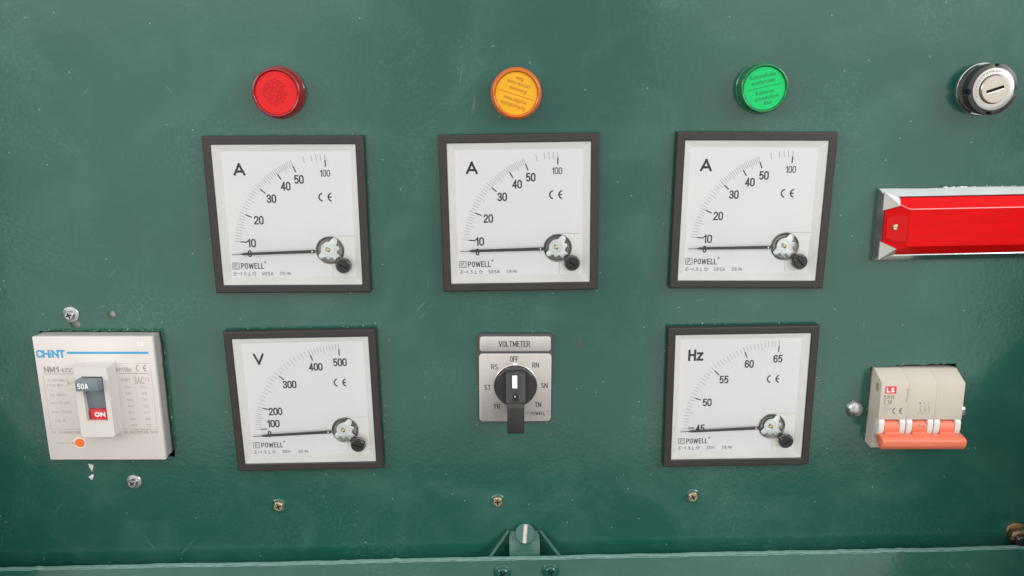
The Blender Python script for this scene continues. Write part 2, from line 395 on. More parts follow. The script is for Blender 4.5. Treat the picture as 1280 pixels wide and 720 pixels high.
# ---------------------------------------------------------------- the panel
holes = [rough_rect(-264.2, -52.0, 77.0, 87.0, 0.6, 0.55), rough_rect(257.5, -52.6, 55.5, 53.6, 3.0, 0.5)]
for k in ('A1', 'A2', 'A3', 'V', 'Hz'):
    g = GAUGES[k]; holes.append(rough_rect(g[0], g[1], 91.5, 91.5, g[2], 0.2, 8))
holes.append(circle(-256.6, 2.4, 2.5, 18, 0.15))
holes.append(circle(-280.0, -4.4, 3.0, 14, 0.4))
pm = MB(); pm.filled([(-372, -260), (372, -260), (372, 330), (-372, 330)], holes, -1.6, 0, GREEN)
panel = structure(pm.build('panel', smooth=0))
bx = MB()
bx.box(-370, 370, -258, 328, -72, -70, DARK); 
for a in ((-370, -368, -258, 328), (368, 370, -258, 328), (-367.9, 367.9, 326, 328), (-367.9, 367.9, -258, -256)): bx.box(*a, -69.9, -1.7, DARK)
structure(bx.build('cabinet_interior', smooth=0))
def add_shade_wall(x0, x1, prof):  # unseen side sheets, added and shaped to darken the panel's lower corners
    b = MB(); n = len(prof)
    b.add([(x0, y, z) for y, z in prof] + [(x1, y, z) for y, z in prof], [list(range(n)), list(range(n, 2 * n))[::-1]] + [[k, n + k, n + (k + 1) % n, (k + 1) % n] for k in range(n)], GREEN); structure(b.build('shade_wall', smooth=0))
add_shade_wall(356.5, 358.5, [(-259, .1), (-259, 210), (-150, 210), (-95, 120), (-10, 42), (60, 24), (325, 20), (325, .1)])
add_shade_wall(-364, -362, [(-259, .1), (-259, 90), (-150, 90), (-70, 40), (30, 22), (325, 20), (325, .1)])

# chipped paint around the cut-outs and bare spots (flat flakes lying on the paint), joined because nobody could count them
ch = MB()
def flake(x, y, r, mt=CHIP, z=0.05):
    n = random.randint(5, 8); a0 = random.random() * 6.28; el = random.uniform(.5, 1.2); ro = random.random() * 3.14
    pts = []
    for k in range(n):
        a = a0 + 2 * math.pi * k / n; rr = r * random.uniform(.5, 1.1); px, py = rr * math.cos(a), rr * el * math.sin(a)
        pts.append((x + px * math.cos(ro) - py * math.sin(ro), y + px * math.sin(ro) + py * math.cos(ro)))
    ch.sheet(pts, z + random.uniform(0, .03), mt)
GREYC = mat('exposed_primer', (0.20, 0.25, 0.225), 0.6); DKC = mat('dirty_edge', (0.03, 0.045, 0.04), 0.7)
for (cx_, cy_, w_, h_, rt, n_) in ((-264.2, -52, 77.6, 87.6, .6, 120), (257.5, -52.6, 56, 54, 3, 34), (-136.2, -53.3, 97, 97, 1.8, 90), (144.1, -47.8, 97, 97, 1.5, 60), (-1.2, -37, 48, 61, .7, 30), (-140.7, 67, 97, 97, .9, 18), (141.4, 73, 97, 97, .6, 18)):
    for k in range(n_):
        u = random.random() * 2 * (w_ + h_); e = random.expovariate(1.6)
        if u < w_: p = (-w_ / 2 + u, -h_ / 2 - e)
        elif u < 2 * w_: p = (-w_ / 2 + u - w_, h_ / 2 + e)
        elif u < 2 * w_ + h_: p = (-w_ / 2 - e, -h_ / 2 + u - 2 * w_)
        else: p = (w_ / 2 + e, -h_ / 2 + u - 2 * w_ - h_)
        t = rad(rt); x = cx_ + p[0] * math.cos(t) - p[1] * math.sin(t); y = cy_ + p[0] * math.sin(t) + p[1] * math.cos(t)
        flake(x, y, random.uniform(.15, .5), random.choice((GREYC, GREYC, DKC, CHIP, DKC)))
chips = ch.build('paint_chips', panel, smooth=0); chips['kind'] = 'stuff'
for (x, y, r) in ((-281.3, -103.2, 3.2), (-281.9, -110.6, 3.4)):
    c2 = MB(); pts = []
    for k in range(9):
        a = 2 * math.pi * k / 9; rr = r * random.uniform(.3, 1.1); pts.append((x + rr * .8 * math.cos(a), y + rr * math.sin(a)))
    c2.prism(pts, 0.02, 0.5, CHIP, bev=0.2); c2.build('bare_metal_burr', panel)
bk = MB(); bk.box(-292, -243, -9, 10, -4.5, -3.2, CHIP, .2); bk.build('backing_plate', panel)
rs = MB(); 
for (x, y, r) in ((38.6, -15.5, 1.3), (39.6, -14.0, .9), (37.0, -12.6, .8)): 
    rs.sheet(circle(x, y, r, 9, .4), 0.06 + r * .01, mat('brown_stain', (0.075, 0.065, 0.045), .6))
rs.build('brown_stain', panel, smooth=0)

# ---------------------------------------------------------------- gauges
def ce_mark(b, cx, cy, h, z, mt, wt=None):
    r = h / 2; t = wt or h * 0.15
    b.arc(cx - h * 0.30, cy, r - t, r, 100, 260, z, mt); b.arc(cx + h * 0.70, cy, r - t, r, 100, 260, z, mt)
    b.line((cx + h * 0.70 - r + t * .6, cy), (cx + h * 0.62, cy), t, z, mt)
ZD = 0.2
def tick(b, a, r0, r1, w, z, mt, c=(23.3, -21.6)):
    ca, sa = math.cos(rad(a)), math.sin(rad(a)); b.line((c[0] + r0 * ca, c[1] + r0 * sa), (c[0] + r1 * ca, c[1] + r1 * sa), w, z, mt)
def interp(tab, v):
    for (v0, a0), (v1, a1) in zip(tab, tab[1:]):
        if v0 <= v <= v1: return a0 + (a1 - a0) * (v - v0) / (v1 - v0)
SC = {'A': dict(tab=[(0, 183), (10, 174.6), (20, 156.4), (30, 136.8), (40, 122), (50, 110.6)], minor=[k for k in range(10, 51)], mid=5, extra=[(60, 103), (70, 98.0), (80, 95.2), (90, 92.6), (100, 89.8)],
                nums=[(10, '10'), (20, '20'), (30, '30'), (40, '40'), (50, '50')], sym='A', foot='50/5A'),
      'V': dict(tab=[(100, 178.7), (200, 163.1), (300, 136.5), (400, 110), (500, 90.2)], minor=[100 + 10 * k for k in range(41)], mid=50, extra=[],
                nums=[(100, '100'), (200, '200'), (300, '300'), (400, '400'), (500, '500')], sym='V', foot='500V'),
      'Hz': dict(tab=[(45, 180.9), (50, 158.5), (55, 135.3), (60, 111.7), (65, 88.6)], minor=[45 + .5 * k for k in range(41)], mid=2.5, extra=[],
                 nums=[(45, '45'), (50, '50'), (55, '55'), (60, '60'), (65, '65')], sym='Hz', foot='220V')}
shared = {}
def shared_part(key, fn, name, parent, smooth=35):
    if key not in shared:
        o = fn().build(name, parent, smooth); shared[key] = o.data; return o
    return put(name, shared[key], parent)

def f_bezel():
    b = MB(); o, i = 48.0, 43.0
    prof = [(o - .6, 0.9), (o, 1.0), (o, 4.2), (o - .25, 4.75), (o - .8, 5.0), (i + .5, 5.0), (i, 4.6), (i, 3.4)]
    vs = []; fs = []
    for (r, z) in prof:
        for (sx, sy) in ((-1, -1), (1, -1), (1, 1), (-1, 1)): vs.append((sx * r, sy * r, z))
    for j in range(len(prof) - 1):
        for k in range(4): q = (k + 1) % 4; fs.append([4 * j + k, 4 * j + q, 4 * j + 4 + q, 4 * j + 4 + k])
    return b.add(vs, fs, BEZEL)
def f_shadow_gap():  # dark ring added under the bezel to draw a shadow line around it
    return MB().filled(rrect(-47.2, 47.2, -47.2, 47.2, .6), [rrect(-45, 45, -45, 45, .6)[::-1]], 0.02, 0.95, DARK)
def f_frame():
    b = MB(); prof = [(43.0, 3.9), (42.6, 3.9), (38.75, 0.25), (38.4, 0.0)]; vs = []; fs = []
    for (r, z) in prof:
        for (sx, sy) in ((-1, -1), (1, -1), (1, 1), (-1, 1)): vs.append((sx * r, sy * r, z))
    for j in range(len(prof) - 1):
        for k in range(4): q = (k + 1) % 4; fs.append([4 * j + k, 4 * j + q, 4 * j + 4 + q, 4 * j + 4 + k])
    return b.add(vs, fs, WHITEP)
HC = (23.4, -22.0)
def f_dial():
    b = MB(); o = [(-38.6, -38.6), (24.2, -38.6), (24.2, -13.0), (38.6, -13.0), (38.6, 38.6), (-38.6, 38.6)]
    return b.filled(o, [], -1.0, ZD, DIAL)
def f_corner():
    b = MB(); return b.filled([(24.4, -38.6), (38.6, -38.6), (38.6, -13.2), (24.4, -13.2)], [], -1.0, ZD + .05, WHITEP)
def f_pane():
    b = MB(); return b.box(-42.9, 42.9, -42.9, 42.9, 4.0, 4.35, GLASS)
def f_pane():
    return MB().sheet([(-42.95, -42.95), (42.95, -42.95), (42.95, 42.95), (-42.95, 42.95)], 4.15, GLASS)
def f_needle(ang=1.2):
    b = MB(); pts = [(-53, -.38), (0, -1.0), (0, 1.0), (-53, .38)]
    M = Matrix.Translation((15.6, -22.25, 0)) @ Matrix.Translation((8, .4, 0)) @ Matrix.Rotation(rad(ang), 4, 'Z') @ Matrix.Translation((-8, -.2, 0))
    b.prism([(-45, -.74), (-1, -.98), (-1, .98), (-45, .74), (-47.5, .18), (-52.6, .15), (-52.6, -.15), (-47.5, -.18)], 1.9, 2.3, NEEDLE, M)
    b.box(-3.4, -2.6, -.55, .55, 2.31, 2.4, MOVE, M=M)
    return b
def f_cup():
    b = MB(); return b.lathe([(8.75, ZD + .05), (8.75, 0.75), (8.35, 0.95), (7.9, 0.75), (7.4, .35), (5.6, .3), (.1, .3)], CUP, 44, HC[0], HC[1], cap0=False)
def f_move():
    b = MB(); c = Vector(HC) + Vector((-.4, .5))
    for a, r0, w in ((55, 8.2, 3.6), (130, 0.5, 3.0), (215, 8.0, 3.0), (300, 9.6, 4.6)):
        pass
    pts = []
    n = 72
    for k in range(n):
        a = 2 * math.pi * k / n; d = 5.1
        for (la, lr, lw) in ((58, 3.1, .34), (-48, 5.5, .32), (218, 2.9, .30), (-100, 1.0, .20), (12, 1.4, .24)):
            dd = (a - rad(la) + math.pi) % (2 * math.pi) - math.pi; d = max(d, 5.1 + lr * math.exp(-(dd / lw) ** 4))
        pts.append((c.x + d * math.cos(a), c.y + d * math.sin(a)))
    b.prism(pts, 1.0, 1.5, MOVE, bev=.2)
    b.lathe([(4.3, 1.5), (4.2, 1.9), (3.4, 1.9), (3.2, 1.6)], MOVE, 32, c.x - .8, c.y + .3, cap0=False)
    return b
def f_jewel():
    b = MB(); c = Vector(HC) + Vector((-1.1, .7))
    b.box(c.x - 1.7, c.x + 1.7, c.y - .45, c.y + .45, 1.95, 2.3, BRASSY, .1, M=Matrix.Translation((c.x, c.y, 0)) @ Matrix.Rotation(rad(20), 4, 'Z') @ Matrix.Translation((-c.x, -c.y, 0)))
    b.box(c.x - .55, c.x + .55, c.y - 1.6, c.y + 1.6, 2.31, 2.6, CUP, .1, M=Matrix.Translation((c.x, c.y, 0)) @ Matrix.Rotation(rad(35), 4, 'Z') @ Matrix.Translation((-c.x, -c.y, 0)))
    b.lathe([(1.1, 2.3), (1.0, 2.9), (.5, 3.1)], BRASSY, 16, c.x, c.y)
    return b
KC = (32.0, -30.9)
def f_knob(ang=-38):
    b = MB(); sl = []
    a = rad(ang); 
    for (u, v) in ((-2.7, -.32), (2.7, -.32), (2.7, .32), (-2.7, .32)): sl.append((KC[0] + u * math.cos(a) - v * math.sin(a), KC[1] + u * math.sin(a) + v * math.cos(a)))
    b.filled(circle(KC[0], KC[1], 3.75, 36), [sl], 5.2, 6.5, KNOB)
    b.lathe([(3.75, 1.2), (4.15, 4.2), (4.15, 5.9), (3.76, 6.3), (3.76, 5.3)], KNOB, 36, KC[0], KC[1], cap1=False)
    b.sheet(circle(KC[0], KC[1], 3.7, 20), 5.1, DARK)
    u = Vector((-.74, .67)); v = Vector((.67, .74)); c = Vector(KC)
    b.prism([c + v * -2.9, c + v * 2.9, c + u * 5.6 + v * 2.0, c + u * 6.2, c + u * 5.6 - v * 2.0], 1.9, 4.0, KNOB, bev=.4)
    return b
def f_collar():
    b = MB(); return b.lathe([(4.95, 4.2), (4.95, 4.7), (4.6, 5.2), (4.25, 5.2)], CUP, 36, KC[0], KC[1], cap0=False, cap1=False)
def f_ticks(kind):
    b = MB(); d = SC[kind]; z = ZD + .06
    for v in d['minor']:
        a = interp(d['tab'], v); isM = any(abs(v - n) < 1e-6 for n, _ in d['nums']); md = abs((v / d['mid']) % 1) < 1e-6
        if isM: tick(b, a, 51.0, 55.0, .72, z + .03, INK); tick(b, a, 54.4, 58.7, .2, z, THIN)
        else: tick(b, a, 52.8 if md else 54.6, 58.4, .155, z, THIN)
    for v, a in d['extra']:
        tick(b, a, 54.6 if v < 100 else 54.4, 58.6, .2, z, THIN)
        if v == 100: tick(b, a, 51.0, 55.0, .72, z + .03, INK)
    return b
def f_print(kind):
    b = MB(); d = SC[kind]; z = ZD + .08
    for v, t in d['nums']:
        a = rad(interp(d['tab'], v)); r = 46.4 + (0.6 if v == d['nums'][0][0] else 0)
        x, y = 23.3 + r * math.cos(a), -21.6 + r * math.sin(a)
        if kind == 'V' and v == 100: x, y = -23.3, -16.6
        if kind == 'Hz' and v == 45: y -= .4
        if kind == 'A' and v == 10: x, y = -24.9, -17.3
        stroke_text(b, t, x, y, 5.3, z, INK, {2: 5.5 if t[0] == '1' else 5.9, 3: 8.2 if t[0] == '1' else 8.8}[len(t)], .82)
    if kind == 'A': stroke_text(b, '100', 23.0, 25.5, 4.2, z, INK, 6.3, .5)
    if kind != 'Hz': stroke_text(b, '0', -26.4, -23.9, 4.4, z, INK, 2.3, .72)
    stroke_text(b, d['sym'], -28.6, 28.0, 7.6, z, INK, {'A': 7.2, 'V': 7.0, 'Hz': 9.8}[d['sym']], 1.42, gap=.26)
    ce_mark(b, 22.6, 11.0, 5.6, z, INK, .82)
    # maker's line and data line
    y = -31.7
    for a in (((-37.8, y - 2), (-33.6, y - 2)), ((-33.6, y - 2), (-33.6, y + 2)), ((-33.6, y + 2), (-37.8, y + 2)), ((-37.8, y + 2), (-37.8, y - 2))): b.line(a[0], a[1], .28, z, THIN)
    b.text('P', -35.7, y, 2.2, z, THIN, w=1.5); b.arc(-35.7, y, 1.6, 1.8, 20, 340, z, THIN)
    stroke_text(b, 'POWELL', -25.4, y, 3.6, z, INK, 14.2, .50, gap=.30)
    b.arc(-17.3, y + 2.2, .25, .6, 0, 360, z, THIN, 12)
    y = -36.6
    for k in range(3): b.line((-37.6, y - 1 + k), (-35.6, y - 1 + k), .24, z, THIN)
    b.line((-37.6, y - 1.1), (-36.4, y + 1.1), .24, z, THIN)
    b.text('~', -34.2, y, .6, z, THIN, w=1.9); b.text('1.5', -31.3, y, 2.2, z, THIN, w=3.3)
    b.line((-29.0, y - 1.1), (-26.8, y - 1.1), .26, z, THIN); b.line((-27.9, y - 1.1), (-27.9, y + 1.1), .26, z, THIN)
    st = [(-24.6 + (1.35 if k % 2 == 0 else .6) * math.sin(math.pi * k / 5), y + (1.35 if k % 2 == 0 else .6) * math.cos(math.pi * k / 5)) for k in range(10)]
    for k in range(10): b.line(st[k], st[(k + 1) % 10], .22, z, THIN)
    b.text(d['foot'], -16.2, y, 2.2, z, THIN, w={'50/5A': 7.2}.get(d['foot'], 5.6)); b.text('DE-96', -5.2, y, 2.1, z, THIN, w=6.4)
    return b
def gauge(key, kind, name, label, cat, group=None):
    x, y, r = GAUGES[key]; t = thing(name, label, cat, x, y, r, 0, group)
    shared_part('bezel', f_bezel, 'bezel', t, 20); shared_part('shadow_gap', f_shadow_gap, 'shadow_gap', t, 0); shared_part('frame', f_frame, 'inner_frame', t, 20)
    d = shared_part('dial', f_dial, 'dial', t, 0); shared_part('corner', f_corner, 'corner_plate', t, 0)
    shared_part('ticks' + kind, lambda: f_ticks(kind), 'scale_ticks', d, 0)
    shared_part('print' + kind, lambda: f_print(kind), 'lettering', d, 0)
    f_needle({'A1': 1.9, 'A2': .9, 'A3': 1.1, 'V': 2.4, 'Hz': 2.1}[key]).build('needle', t, 0)
    c = shared_part('cup', f_cup, 'movement_cup', t, 30); shared_part('move', f_move, 'movement_plate', c, 30); shared_part('jewel', f_jewel, 'pivot_jewel', c, 30)
    k = f_knob({'A1': -30, 'A2': -40, 'A3': -48, 'V': -12, 'Hz': 25}[key]).build('adjusting_screw', t, 30); shared_part('collar', f_collar, 'collar', k, 30)
    shared_part('pane', f_pane, 'glass_pane', t, 0)
GA = 'square ammeters in a row'
gauge('A1', 'A', 'ammeter', 'square black framed ammeter under the red indicator lamp', 'ammeter', GA)
gauge('A2', 'A', 'ammeter', 'square black framed ammeter under the yellow indicator lamp', 'ammeter', GA)
gauge('A3', 'A', 'ammeter', 'square black framed ammeter under the green indicator lamp', 'ammeter', GA)
gauge('V', 'V', 'voltmeter', 'square black framed voltmeter marked V with scale up to 500', 'voltmeter')
gauge('Hz', 'Hz', 'frequency_meter', 'square black framed frequency meter marked Hz with scale 45 to 65', 'frequency meter')

# ---------------------------------------------------------------- indicator lamps
def lamp(label, x, y, body, disc, ink, rot, rev):
    t = thing('indicator_lamp', label, 'indicator lamp', x, y, 0, 0, 'round indicator lamps in a row')
    b = MB(); b.lathe([(15.0, 0), (15.0, 1.2), (14.6, 1.6), (14.2, 1.7)], body, 56, cap1=False); b.build('base_ring', t, 30)
    b = MB(); b.lathe([(14.1, 1.2), (14.1, 8.2), (13.8, 8.9), (13.3, 9.2), (12.7, 9.1), (12.4, 8.7), (12.3, 7.6)], body, 56, cap1=False)
    for k in range(0): pass
    b.build('lens_body', t, 50)
    b = MB(); b.lathe([(12.35, 7.4), (12.35, 8.0), (12.1, 8.25)], disc, 56); f = b.build('lens_face', t, 30)
    b = MB(); z = 8.3
    if ink:
        def T(s_, u, v, h, w):
            a = rad(rot); b.text(s_, u * math.cos(a) - v * math.sin(a), u * math.sin(a) + v * math.cos(a), h, z, ink, w=w, bold=.006, rot=rot, ref='lp')
        T('Schutzfolie', 0, 6.9, 3.0, 15.2); T('entfernen', -.3, 3.6, 3.0, 13.6)
        T('Remove', -.2, -2.4, 3.0, 10.2); T('protection', .5, -5.6, 3.0, 13.4); T('film', .7, -8.7, 2.6, 4.6)
        a = rad(rot); b.line((-10.6 * math.cos(a) - .8 * -math.sin(a), -10.6 * math.sin(a) + .8 * math.cos(a)), (10.6 * math.cos(a) + .8 * -math.sin(a), 10.6 * math.sin(a) + .8 * math.cos(a)), .32, z, ink)
        b.build('lettering', f, 0)
    else:
        n = 0
        for i in range(-9, 10):
            for j in range(-9, 10):
                u, v = (i + .5 * (j % 2)) * .95, j * .82; rr = math.hypot(u, v)
                if rr < 7.4 and random.random() < .8: b.lathe([(.36, 8.2), (.28, 8.45), (.1, 8.5)], REDDOT, 6, u - .6, v + .4, cap0=False)
        b.build('prism_dots', f, 30)
    return t
lamp('round red indicator lamp with dotted face', -142.5, 139.9, REDBASE, REDDISC, None, 0, False)
lamp('round yellow indicator lamp with upside down lettering', -3.1, 141.3, YELBASE, YELDISC, AMBINK, 163, True)
lamp('round green indicator lamp with tilted lettering', 141.4, 146.2, GRNBASE, GRNDISC, GRNINK, 13, False)

# ---------------------------------------------------------------- key switch
t = thing('key_switch', 'round black and silver key switch in the upper right corner', 'key switch', 273.0, 147.4)
b = MB(); b.lathe([(15.2, 0), (15.2, .9), (14.8, 1.2), (12.0, 1.25)], CHROME, 48, cap1=False); b.build('backing_washer', t)
b = MB(); b.lathe([(13.4, .8), (13.4, 8.0)], KNOB, 48, cap1=False); b.build('barrel', t)
b = MB(); pts = []
for k in range(120):
    a = 360 * k / 120; r = 14.6
    for c in (90, 188, 268, 355):
        if abs((a - c + 180) % 360 - 180) < 5.5: r = 12.9
    pts.append((r * math.cos(rad(a)), r * math.sin(rad(a))))
b.prism(pts, 6.0, 12.0, SWITCHP, bev=.5); b.build('ring_nut', t, 30)
b = MB(); b.lathe([(12.0, 11.8), (12.0, 12.5), (11.6, 12.75), (8.4, 12.6), (8.2, 12.0)], SILVER, 56, cap1=False); fc = b.build('face_plate', t)
b = MB()
for k in range(13):                                            # worn engraving round the face: short marks, not readable in the photo
    a = 205 - k * 10.5
    for w in (-1.1, 0, 1.1):
        q = a + w * 2.3; tick(b, q, 9.6 + random.uniform(0, .5), 11.1 - random.uniform(0, .4), .3, 12.78, PRINT, (0, 0))
b.build('engraved_marks', fc, 0)
b = MB(); sl = []; a = rad(19)
for (u, v) in ((-5.2, -.85), (5.2, -.85), (5.2, .85), (-5.2, .85)): sl.append((u * math.cos(a) - v * math.sin(a), u * math.sin(a) + v * math.cos(a)))
b.filled(circle(0, 0, 7.6, 48), [sl], 12.8, 14.2, PLUGM); b.lathe([(8.0, 12.2), (8.0, 13.7), (7.62, 14.15)], PLUGM, 48, cap1=False); pl = b.build('lock_plug', t)
b = MB(); b.sheet([(p[0] * 1.1, p[1] * 1.3) for p in sl], 12.7, DARK); b.build('key_slot', pl, 0)
b = MB(); d = Vector((math.cos(a), math.sin(a))); n = Vector((-d.y, d.x)); c0 = -n * 1.15
b.line(c0 - d * 5.2, c0 + d * 5.0, .5, 14.23, WHITE); b.build('slot_edge', pl, 0)

# ---------------------------------------------------------------- red marker light
t = thing('marker_light', 'long red marker light in a chrome frame at the right edge', 'marker light', 219.3, 65.6, 1.9)
L_ = 150; H2 = 22.4
def loft(b, loops, mt, cap=True):
    vs = []; fs = []
    for (x0, x1, y0, y1, z) in loops: vs += [(x0, y0, z), (x1, y0, z), (x1, y1, z), (x0, y1, z)]
    for j in range(len(loops) - 1):
        for k in range(4): q = (k + 1) % 4; fs.append([4 * j + k, 4 * j + q, 4 * j + 4 + q, 4 * j + 4 + k])
    if cap: fs.append([4 * (len(loops) - 1) + k for k in range(4)])
    b.add(vs, fs, mt)
b = MB(); loft(b, [(-.4, L_, -H2, H2, 0), (-.4, L_, -H2, H2, 2.6), (.4, L_ - .8, -H2 + .8, H2 - .8, 3.4), (2.6, L_ - 2.6, -H2 + 3.6, H2 - 4.6, 5.6), (3.2, L_ - 3.2, -H2 + 4.2, H2 - 5.2, 5.4), (3.4, L_ - 3.4, -H2 + 4.6, H2 - 5.6, 3.5)], CHROME, False); b.build('chrome_frame', t, 25)
b = MB()
loft(b, [(3.3, L_ - 3.3, -H2 + 4.4, H2 - 5.4, 3.5), (3.3, L_ - 3.3, -H2 + 4.4, H2 - 5.4, 6.0), (15.6, L_ - 16, -H2 + 9.8, H2 - 11.6, 11.0), (16.2, L_ - 16.6, -H2 + 10.3, H2 - 12.1, 11.25)], REDLENS); ln = b.build('red_lens', t, 20)
b = MB(); b.box(15.8, L_ - 16, H2 - 12.0, H2 - 11.5, 11.0, 11.35, WHITE, .1); 
b.line((4.2, H2 - 5.9), (15.4, H2 - 11.6), .35, 0, REDEDGE); b = MB()
def rod(b, A, B, r, mt, n=6):
    A = Vector(A); B = Vector(B); q = (B - A).to_track_quat('Z', 'Y').to_matrix().to_4x4(); q.translation = A
    b.lathe([(r, 0), (r, (B - A).length)], mt, n, M=q)
LEDGE = mat('lens_moulded_edge', (0.85, 0.30, 0.30), 0.1, coat=.5)
rod(b, (15.8, H2 - 11.75, 11.1), (L_ - 16, H2 - 11.75, 11.1), .34, LEDGE); rod(b, (3.6, H2 - 5.6, 6.1), (15.8, H2 - 11.75, 11.1), .22, LEDGE)
rod(b, (3.6, -H2 + 4.6, 6.1), (15.7, -H2 + 9.9, 11.1), .2, REDEDGE); rod(b, (15.7, -H2 + 9.9, 11.1), (15.7, H2 - 11.75, 11.1), .22, REDEDGE)
b.build('lens_ridge', ln, 40)
b = MB(); pr = [(4.4, -6.2, 6.9), (8.6, -8.6, 8.7), (14.4, -8.4, 11.0), (15.2, -6.0, 11.2), (15.2, 6.0, 11.2), (13.6, 8.0, 10.6), (6.6, 7.4, 7.9), (4.4, 5.4, 6.9)]
b.add([(p[0], p[1] - .8, p[2] + .25) for p in pr] + [(p[0], p[1] - .8, p[2] - 1.6) for p in pr], [list(range(8))] + [[k, 8 + k, 8 + (k + 1) % 8, (k + 1) % 8] for k in range(8)], REDEDGE); b.build('screw_boss', ln, 20)
b = MB(); b.lathe([(2.1, 7.0), (2.1, 8.6), (1.6, 9.3), (.6, 9.5)], BRASS, 20, 9.3, -.4); b.box(8.0, 10.6, -.65, -.15, 9.3, 9.62, DARK); b.build('screw', ln, 40)
for yy, sg in ((H2, 1), (-H2, -1)):
    b = MB(); top = 5.0 if sg > 0 else 4.0
    pts = [(1.6, yy - sg * 1.4), (11.2, yy - sg * (top + .4)), (10.6, yy - sg * (top + 4.6)), (1.6, yy - sg * 12.8)]
    zz = (6.35, 6.4, 9.5, 6.45)
    tri = [[0, 1, 2], [0, 2, 3]] if sg < 0 else [[2, 1, 0], [3, 2, 0]]
    b.add([(p[0], p[1], q) for p, q in zip(pts, zz)] + [(p[0], p[1], q - 1.2) for p, q in zip(pts, zz)], tri + [[k, 4 + k, 4 + (k + 1) % 4, (k + 1) % 4] for k in range(4)], SILVER); b.build('corner_clip', t, 20)
b = MB()
for k in range(13):
    x = random.choice((random.uniform(37, 50), random.uniform(37, 64), random.uniform(64, 92))); r = random.uniform(.35, 1.0) if x < 64 else random.uniform(.2, .4)
    pts = circle(0, 0, r, 8, r * .4); b.sheet([(x + p[0] * 1.8, H2 + .05 + p[1] * .55) for p in pts], 2.9 + .012 * k, CHIP)
b.build('dried_sealant', t, 0)

# ---------------------------------------------------------------- moulded case breaker (beige, left)
t = thing('moulded_case_breaker', 'beige circuit breaker with grey toggle switched on at the left', 'circuit breaker', -264.7, -51.0, 0.6)
CASEG = mat('grey_case_body', (0.27, 0.265, 0.245), 0.5, vary=0.25, vscale=120, bump=0.2, bscale=500)
b = MB(); b.box(-37.0, 37.0, -41.4, 41.4, -60, 6.6, CASEG, .4, 2); b.build('case', t, 30)
b = MB(); b.box(-37.4, 37.4, -41.8, 41.8, 6.65, 10, BEIGE, .8, 2); fp = b.build('front_cover', t, 30)
b = MB(); z = 10.04
b.box(-16.9, 33.9, 31.3 - .75, 31.3 + .75, z - .2, z + .03, BLUE)
stroke_text(b, 'CH', -31.9, 30.6, 5.2, z, BLUE, 8.4, 1.15, gap=.2); stroke_text(b, 'NT', -22.2, 30.6, 5.2, z, BLUE, 8.2, 1.15, gap=.2)
b.box(-27.5, -26.7, 28.2, 31.6, z - .1, z + .01, BLUE); b.box(-27.5, -26.7, 32.2, 33.1, z - .1, z + .01, BLUE)
b.build('maker_mark', fp, 0)
b = MB()
b.line((-32.6, 17.3), (-11, 17.3), .35, z, PRINT); b.line((13.5, 17.6), (33.2, 17.6), .35, z, PRINT)
stroke_text(b, 'NM1', -28.0, 20.2, 4.0, z, PRINT, 9.4, .85, gap=.3); b.text('-63S/3300', -15.6, 19.9, 2.9, z, PRINT, w=14.4, bold=.01)
b.text('Ii=10In', 17.2, 20.2, 3.2, z, PRINT, w=9.5, bold=.01); ce_mark(b, 28.6, 21.1, 4.6, z, PRINT, .6)
b.text('EAC', 26.4, 13.0, 4.6, z, PRINT2, w=5.8, bold=.01); b.arc(31.2, 13.6, 1.1, 1.35, 0, 360, z, PRINT2)
b.text('Ui=800V', 17.6, 13.4, 2.2, z, PRINT2, w=5.6)
for sx in (-31.5, -30.9): pass
b.text('AC 690V 50Hz', -26.0, 13.0, 1.7, z, PRINT2, w=10.8, ref='A'); b.text('Uimp 8kV', -27.0, 9.9, 1.7, z, PRINT2, w=10.0, ref='A')
b.text('}', -19.2, 11.4, 5, z, PRINT2, w=1.1); b.text('In=50A', -14.6, 11.4, 3.0, z, PRINT2, w=8.0)
b.text('AC 400V', -26.6, 3.2, 1.9, z, PRINT2, w=9.6, ref='A'); b.text('Icu=25 kA', -25.4, -2.0, 1.9, z, PRINT2, w=12.0, ref='A')
b.text('Ics=18 kA', -25.0, -8.2, 1.8, z, PRINT2, w=12.4, ref='A'); b.text('Cat. A', -27.0, -14.2, 1.9, z, PRINT2, w=7.0, ref='A')
b.text('50Hz', -11.5, -21.6, 1.8, z, PRINT2, w=5.0, ref='H')
for k in range(7):
    yy = 8.6 - k * 4.35
    b.text(('Ue', '230', '400', '415', '500', '600', '690')[k], 18.4 + k * .15, yy, 1.7, z, PRINT2, w=3.8, ref='0'); b.text(('Icu', '50', '25', '25', '10', '8', '5')[k], 28.4 + k * .1, yy, 1.7, z, PRINT2, w=3.0, ref='0')
b.text('IEC 60947-2', 25.0, -21.0, 1.7, z, PRINT2, w=10.5, ref='E')
for yy in (-18.9 - 2.2, -18.9 - 5.0):
    b.line((-34.0, yy + .9), (34.6, yy + .9), .22, z, PRINT2)
for k in range(44):
    x = -33.4 + k * 1.55
    if random.random() < .88: b.box(x, x + random.uniform(.5, 1.2), -23.0, -21.6, z - .1, z + .01, PRINT2)
b.text('PUSH TO TRIP', -25.2, -29.9, 1.5, z, PRINT2, w=12.0)
b.line((-33.8, 16.2), (-33.8, -20), .18, z, PRINT2); b.line((34.2, 22.5), (34.2, -20), .18, z, PRINT2); b.line((15, 24.2), (33.8, 24.2), .18, z, PRINT2)
b.text('CE', 29.6, 37.0, 2.6, z, WHITE, w=4.0)
b.build('lettering', fp, 0)
b = MB(); b.arc(-16.6, -29.6, 3.1, 3.7, 0, 360, z, WHITE, 28); b.lathe([(3.05, 9.9), (3.05, 10.35), (2.7, 10.6)], ORANGE, 28, -16.6, -29.6); b.build('trip_button', t)
b = MB(); b.box(-9.6, 12.6, -23.5, 26.2, 9.8, 11.2, CREAM, .6)
